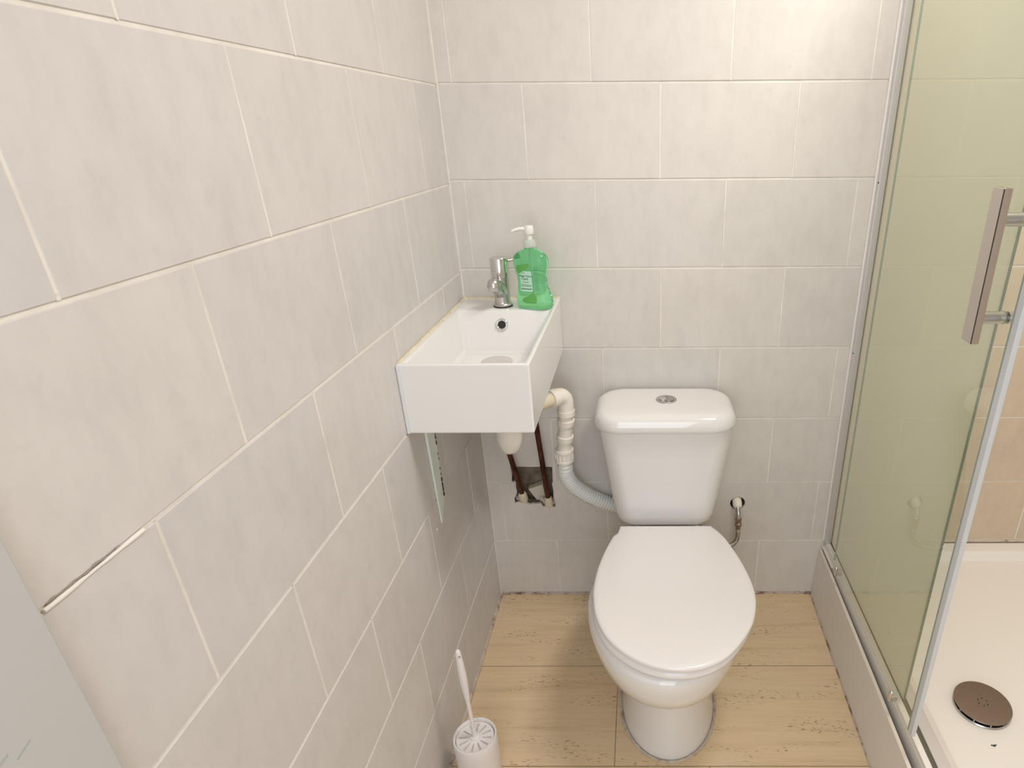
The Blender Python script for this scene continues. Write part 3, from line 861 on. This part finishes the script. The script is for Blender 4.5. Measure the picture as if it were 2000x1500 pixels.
bm = bmesh.new(); lathe(bm, [(0.0004, 0.0155), (0.0065, 0.0140), (0.0110, 0.0102), (0.0135, 0.0050), (0.0140, 0.0), (0.0150, -0.0015), (0.0150, -0.0040), (0.0136, -0.0052), (0.0120, -0.0115), (0.0095, -0.0135)], c + Vector((-0.0065, -0.047, 0.0600)), n=36)
obj('nozzle', bm, M_CHROME_SCUFF, t, smooth=True, angle=60)

# soap bottle
t = thing('soap_bottle', (0.191, -0.098, BT), 'green pump bottle of liquid soap beside the tap on the washbasin', 'soap bottle')
bc = Vector((0.190, -0.094, BT))
YAW = math.radians(-14)
PROF = [(0.0003, .036, .015, .002), (0.002, .0405, .0185, .0025), (0.008, .0432, .0205, .003), (0.017, .0440, .0210, .0028), (0.030, .0415, .0200, .0022), (0.045, .0370, .0190, .0010), (0.060, .0340, .0182, .0000), (0.072, .0345, .0185, -.0005),
        (0.088, .0382, .0198, -.0010), (0.100, .0408, .0205, -.0012), (0.110, .0412, .0205, -.0012), (0.118, .0390, .0195, -.0010), (0.124, .0340, .0180, -.0008), (0.129, .0260, .0155, -.0005), (0.1325, .0180, .0138, .0), (0.1345, .0140, .0130, .0), (0.138, .0128, .0128, 0.0)]


def bsec(z):
    for a, b in zip(PROF, PROF[1:]):
        if a[0] <= z <= b[0]:
            k = (z - a[0]) / (b[0] - a[0]); return [a[i] + (b[i] - a[i]) * k for i in range(1, 4)]
    return PROF[-1][1:]


def bpoint(ang, z, off=0.0):
    hw, hd, cx = bsec(z); p = 2.5
    cc, ss = math.cos(ang), math.sin(ang)
    x = math.copysign(abs(cc) ** (2 / p), cc) * (hw + off) + cx; y = math.copysign(abs(ss) ** (2 / p), ss) * (hd + off)
    return Vector((bc.x + x * math.cos(YAW) - y * math.sin(YAW), bc.y + x * math.sin(YAW) + y * math.cos(YAW), bc.z + z))


zs = []
for a, b in zip(PROF, PROF[1:]):
    k = max(1, int((b[0] - a[0]) / 0.004)); zs += [a[0] + (b[0] - a[0]) * i / k for i in range(k)]
zs.append(PROF[-1][0])
bm = bmesh.new(); loft(bm, [[bpoint(2 * PI * k / 56, z) for k in range(56)] for z in zs]); 
body = obj('bottle_body', bm, M_SOAP, t, smooth=True, angle=80)


def front_pt(u, z, off):
    """u in -1..1 across the front face (x direction), z height"""
    hw, hd, cx = bsec(z)
    x = u * hw; y = -hd * max(0.0, 1 - abs(u) ** 2.5) ** (1 / 2.5) - off; x += cx
    return Vector((bc.x + x * math.cos(YAW) - y * math.sin(YAW), bc.y + x * math.sin(YAW) + y * math.cos(YAW), bc.z + z))


def patch(name, shape, mt, off, n=24):
    """shape(v) -> (u0, u1) for rows v in z order; shape = list of (z, u0, u1)"""
    bm = bmesh.new(); rows_ = []
    for z, u0, u1 in shape:
        rows_.append([bm.verts.new(front_pt(u0 + (u1 - u0) * i / n, z, off)) for i in range(n + 1)])
    for a, b in zip(rows_, rows_[1:]):
        for i in range(n): bm.faces.new((a[i], a[i + 1], b[i + 1], b[i]))
    return obj(name, bm, mt, body, smooth=True)


def interp(tab, k=14):
    out = []
    for a, b in zip(tab, tab[1:]):
        for i in range(k):
            s = i / k; out.append(tuple(a[j] + (b[j] - a[j]) * s for j in range(3)))
    out.append(tab[-1]); return out


patch('front_label', interp([(0.042, -.66, .16), (0.060, -.68, .20), (0.080, -.66, .22), (0.088, -.50, .18)], 4), M_LABEL, 0.0005)['label'] = 'pale green front label'
patch('leaf_print', interp([(0.082, -.72, -.60), (0.088, -.78, -.30), (0.095, -.74, .02), (0.100, -.62, .10), (0.1035, -.30, .08), (0.105, -.12, .0)], 4), M_LEAF, 0.0006)
patch('leaf_print', interp([(0.015, -.30, .22), (0.019, -.52, .30), (0.025, -.50, .32), (0.032, -.15, .30), (0.038, .06, .22)], 4), M_LEAF, 0.0006)
bm = bmesh.new()
for i in range(15):
    z = 0.046 + i * 0.0036
    a, b = 0.34, 0.34 + random.uniform(.22, .38)
    r0 = [bm.verts.new(front_pt(a + (b - a) * q / 5, z, 0.0005)) for q in range(6)]
    r1 = [bm.verts.new(front_pt(a + (b - a) * q / 5, z + 0.0011, 0.0005)) for q in range(6)]
    for q in range(5): bm.faces.new((r0[q], r0[q + 1], r1[q + 1], r1[q]))
obj('side_print', bm, M_BACKLABEL, body)
for z, a, b in ((0.0565, -.62, .14), (0.0535, -.62, .14), (0.0480, -.62, .14), (0.0465, -.60, .12), (0.0625, -.46, -.02), (0.0835, -.42, -.22)):
    bm = bmesh.new()
    r0 = [bm.verts.new(front_pt(a + (b - a) * q / 8, z, 0.0008)) for q in range(9)]
    r1 = [bm.verts.new(front_pt(a + (b - a) * q / 8, z + 0.0008, 0.0008)) for q in range(9)]
    for q in range(8): bm.faces.new((r0[q], r0[q + 1], r1[q + 1], r1[q]))
    obj('fine_print', bm, M_INK, body)


def lettering(txt, size, u, z, name):
    cu = bpy.data.curves.new('t', 'FONT'); cu.body = txt; cu.size = size; cu.align_x = 'CENTER'
    o = bpy.data.objects.new('t', cu); COL.objects.link(o)
    bpy.context.view_layer.update()
    me = bpy.data.meshes.new_from_object(o.evaluated_get(bpy.context.evaluated_depsgraph_get()))
    bpy.data.objects.remove(o)
    for v in me.vertices:
        hw = bsec(z)[0]
        v.co = front_pt(u + v.co.x / hw, z + v.co.y, 0.0009)
    me.name = name; me.materials.append(M_INK)
    o = bpy.data.objects.new(name, me); COL.objects.link(o); o.parent = body
    return o


lettering('Aloe Vera', 0.0078, -0.24, 0.0745, 'lettering')
lettering('Care', 0.0082, -0.30, 0.0682, 'lettering')
bm = bmesh.new(); lathe(bm, [(0.0125, 0.137), (0.0138, 0.1385), (0.0142, 0.140), (0.0138, 0.151), (0.0120, 0.1535), (0.0085, 0.155)], bc, n=36); obj('collar', bm, M_CLEARPLASTIC, t, smooth=True, angle=50)
bm = bmesh.new()
lathe(bm, [(0.0065, 0.155), (0.0065, 0.166), (0.0100, 0.1670), (0.0108, 0.170), (0.0105, 0.182), (0.0090, 0.1845), (0.001, 0.185)], bc, n=30)
tube(bm, [bc + Vector((-0.006, -0.002, 0.1780)), bc + Vector((-0.020, -0.006, 0.1785)), bc + Vector((-0.033, -0.010, 0.1755)), bc + Vector((-0.036, -0.011, 0.1735))], [0.0046, 0.0040, 0.0034, 0.003], 14)
obj('pump_head', bm, M_PUMP, t, smooth=True, angle=50)
bm = bmesh.new(); tube(bm, [bc + Vector((0, 0, 0.137)), bc + Vector((0.001, 0, 0.02))], 0.0022, 10); obj('dip_tube', bm, M_CLEARPLASTIC, t, smooth=True)

# ------------------------------------------------------------------ waste pipework
t = thing('waste_pipe', (0.13, -0.2, 0.62), 'white plastic basin waste trap and flexible corrugated pipe left of the cistern', 'pipe')
tc = Vector((0.127, -0.214, 0.0))
bm = bmesh.new(); lathe(bm, [(0.012, 0.612), (0.017, 0.613), (0.0215, 0.618), (0.0275, 0.634), (0.0300, 0.642), (0.0310, 0.655), (0.0310, 0.672)], tc, n=44)
obj('trap_cup', bm, M_PLASTIC, t, smooth=True, angle=50)
bm = bmesh.new(); lathe(bm, [(0.0300, 0.6725), (0.0325, 0.6730), (0.0325, 0.690), (0.026, 0.695), (0.024, 0.730), (0.024, 0.789)], tc, n=44)
obj('trap_body', bm, M_PLASTIC, t, smooth=True, angle=50)
E0 = Vector((0.2470, -0.085, 0.7055))
d = (E0 - Vector((0.150, -0.190, 0.7055))).normalized()
bm = bmesh.new(); tube(bm, [Vector((0.150, -0.190, 0.7055)), E0 - d * 0.030], 0.0178, 28); obj('outlet_pipe', bm, M_PLASTIC_CREAM, t, smooth=True)['label'] = 'cream plastic pipe'
bm = bmesh.new()
el = []
for k in range(9):
    a = PI / 2 * k / 8; R = 0.024
    el.append(E0 - d * R + d * R * math.sin(a) - Vector((0, 0, R * (1 - math.cos(a)))))
path = [E0 - d * 0.047, E0 - d * 0.0465, E0 - d * 0.030, E0 - d * 0.0295] + el[1:] + [el[-1] - Vector((0, 0, .020)), el[-1] - Vector((0, 0, .0205)), el[-1] - Vector((0, 0, .034)), el[-1] - Vector((0, 0, .0345))]
rad = [0.0195, 0.0225, 0.0225, 0.0205] + [0.0205] * 8 + [0.0205, 0.0225, 0.0225, 0.018]
tube(bm, path, rad, 32); obj('elbow', bm, M_PLASTIC, t, smooth=True, angle=50)
V0 = el[-1] - Vector((0, 0, .034))
V1 = Vector((0.2340, -0.074, 0.533)); dd = V1 - V0
bm = bmesh.new(); tube(bm, [V0, V1], 0.0182, 28); obj('straight_pipe', bm, M_PLASTIC, t, smooth=True)
for k0, k1, r in ((0.10, 0.24, 0.0222), (0.52, 0.66, 0.0222)):
    bm = bmesh.new(); pp = [V0 + dd * k0, V0 + dd * (k0 + .01), V0 + dd * (k0 + .06), V0 + dd * (k1 - .005), V0 + dd * k1]
    tube(bm, pp, [0.0185, r, r, r * .98, 0.0185], 32); obj('coupling', bm, M_PLASTIC, t, smooth=True, angle=50)
bm = bmesh.new()
nn = 40
A = V1 + Vector((0.001, 0, 0.012)); B_ = V1 - Vector((0, 0, 0.024))
tube(bm, [A, A.lerp(B_, .03), A.lerp(B_, .2), A.lerp(B_, .25), A.lerp(B_, .8), A.lerp(B_, .85), A.lerp(B_, .97), B_], [0.0185, 0.0248, 0.0248, 0.0228, 0.0228, 0.0252, 0.0252, 0.018], 36)
nut = obj('compression_nut', bm, M_PLASTIC, t, smooth=True, angle=40)
bm = bmesh.new()
for k in range(16):
    a = 2 * PI * k / 16; q = A.lerp(B_, .5) + Vector((math.cos(a), math.sin(a), 0)) * 0.0232
    box(bm, q - Vector((.0012, .0012, .009)), q + Vector((.0012, .0012, .009)))
obj('grip_ribs', bm, M_PLASTIC, nut)
hp = catmull([B_, B_ - Vector((-.0005, 0, 0.018)), (0.2340, -0.066, 0.464), (0.2480, -0.055, 0.426), (0.2740, -0.044, 0.3935), (0.306, -0.034, 0.3670), (0.339, -0.0275, 0.3475), (0.382, -0.025, 0.332), (0.43, -0.025, 0.325)], 60)
# resample evenly with corrugation
L = [0.0]
for a, b in zip(hp, hp[1:]): L.append(L[-1] + (b - a).length)
pitch = 0.0088; step = pitch / 8; P = []; Rr = []
s = 0; j = 0
prf = [0.0170, 0.0175, 0.0194, 0.0206, 0.0208, 0.0206, 0.0194, 0.0175]
i = 0
while s < L[-1]:
    while L[j + 1] < s: j += 1
    k = (s - L[j]) / (L[j + 1] - L[j]); P.append(hp[j].lerp(hp[j + 1], k)); Rr.append(prf[i % 8]); i += 1; s += step
bm = bmesh.new(); tube(bm, P, Rr, 36); fh = obj('flexible_hose', bm, M_HOSE, t, smooth=True, angle=80)
bm = bmesh.new()
rn = random.Random(3)
for q in range(14):
    i = int(len(P) * (0.36 + 0.22 * q / 14)); i -= i % 8; i += 4
    dpt = (P[i + 2] - P[i - 2]).normalized(); nrm = Vector((0.05, -0.93, -0.30)); nrm = (nrm - dpt * nrm.dot(dpt)).normalized()
    cc = P[i] + (nrm * 0.87 + dpt.cross(nrm) * (-0.50 if dpt.cross(nrm).z > 0 else 0.50)).normalized() * 0.0209
    bmesh.ops.create_icosphere(bm, subdivisions=1, radius=0.0014, matrix=Matrix.Translation(cc) @ Matrix.Diagonal((rn.uniform(.7, 1.4), .5, rn.uniform(.6, 1.5), 1)))
obj('printed_marks', bm, M_BLACK, fh)['label'] = 'row of small worn black printed marks'

# copper supply pipes
for (bx, bz, tx_, ty_, lab) in ((0.0955, 0.357, 0.0505, -0.160, 'dull copper pipe left of the two in the wall opening, ending behind the trap'),
                               (0.1690, 0.3415, 0.1500, -0.165, 'dull copper pipe right of the two in the wall opening, beside the flexible hose')):
    t = thing('copper_pipe', (bx, 0.0, bz), lab, 'pipe')
    base = Vector((bx, 0.004, bz))
    topx = Vector((bx, 0.015, bz)).lerp(Vector((0.0822, -0.05, 0.5271)) if bx < .12 else Vector((0.1619, -0.05, 0.6026)), 1.0)
    dirv = (topx - base); tt = (BB - 0.001 - base.z) / dirv.z
    end = base + dirv * tt
    bm = bmesh.new(); tube(bm, [base, end], 0.0074, 20); obj('pipe_run', bm, M_COPPER, t, smooth=True)
    bm = bmesh.new(); u = dirv.normalized()
    lathe(bm, [(0.0100, -0.030), (0.0125, -0.022), (0.0130, -0.012), (0.0118, -0.006), (0.0112, 0.002), (0.0100, 0.006), (0.0085, 0.0075)], base, u, 28)
    obj('push_fitting', bm, M_PLASTIC_CREAM, t, smooth=True)['label'] = 'cream plastic push fitting'

# ------------------------------------------------------------------ toilet brush
hx, hy = 0.0765, -0.5975
t = thing('toilet_brush_holder', (hx, hy, 0), 'white plastic toilet brush pot on the floor by the left wall', 'brush holder')
bm = bmesh.new()
lathe(bm, [(0.043, 0.0008), (0.0455, 0.004), (0.0460, 0.012), (0.0465, 0.100), (0.0462, 0.122), (0.0450, 0.1245), (0.0430, 0.1245), (0.0415, 0.1225), (0.0410, 0.030), (0.038, 0.020), (0.001, 0.019)], (hx, hy, 0), n=64)
obj('pot', bm, M_BRUSH, t, smooth=True, angle=45)
t = thing('toilet_brush', (hx, hy, 0.02), 'white toilet brush with slotted disc standing in its pot', 'toilet brush')
bm = bmesh.new()
n = 120
def dring(r, z, f=None): return [(hx + r * math.cos(2 * PI * k / n), hy + r * math.sin(2 * PI * k / n), z if f is None else z - f[k]) for k in range(n)]
slot = [0.0075 if (k % 10) in (0, 1) else 0.0 for k in range(n)]
loft(bm, [dring(.0385, .1120), dring(.0400, .1128), dring(.0402, .1170), dring(.0385, .1180), dring(.0350, .1178), dring(.0330, .1174, slot), dring(.0180, .1178, slot), dring(.0150, .1182), dring(.0105, .1188), dring(.0098, .1225), dring(.0075, .1235), dring(.001, .1236)])
dk = obj('lid_disc', bm, M_BRUSH, t, smooth=True, angle=30)
top = Vector((0.066, -0.586, 0.3585)); b0 = Vector((hx, hy, 0.1235)); dv = top - b0
bm = bmesh.new()
ks = [0, .04, .10, .30, .42, .50, .62, .74, .86, .94, .98, 1.0]
rs_ = [.0052, .0042, .0040, .0041, .0046, .0062, .0078, .0082, .0070, .0062, .0052, .0025]
tube(bm, [b0 + dv * k for k in ks], rs_, 24); hnd = obj('handle', bm, M_BRUSH, t, smooth=True, angle=80)
bm = bmesh.new(); q = b0 + dv * .945; lathe(bm, [(0.0022, 0), (0.0022, 0.0010)], q + Vector((0.0034, -0.0052, 0)), (0.55, -0.83, 0), 14); obj('hanging_hole', bm, simple('hole_shade', (0.35, 0.33, 0.32), 0.6), hnd)
bm = bmesh.new(); rn = random.Random(5)
tube(bm, [(hx, hy, 0.112), (hx, hy, 0.025)], 0.004, 10)
for k in range(260):
    a = rn.uniform(0, 2 * PI); z = rn.uniform(0.028, 0.085)
    p = Vector((hx, hy, z)); q = p + Vector((math.cos(a), math.sin(a), rn.uniform(-.2, .2))) * 0.032
    tube(bm, [p, q], 0.0006, 3)
tag(obj('bristles', bm, M_BRUSH, t), kind='stuff')
# clean helper leftovers
for o in list(bpy.data.objects):
    if o.users_collection == () : bpy.data.objects.remove(o)
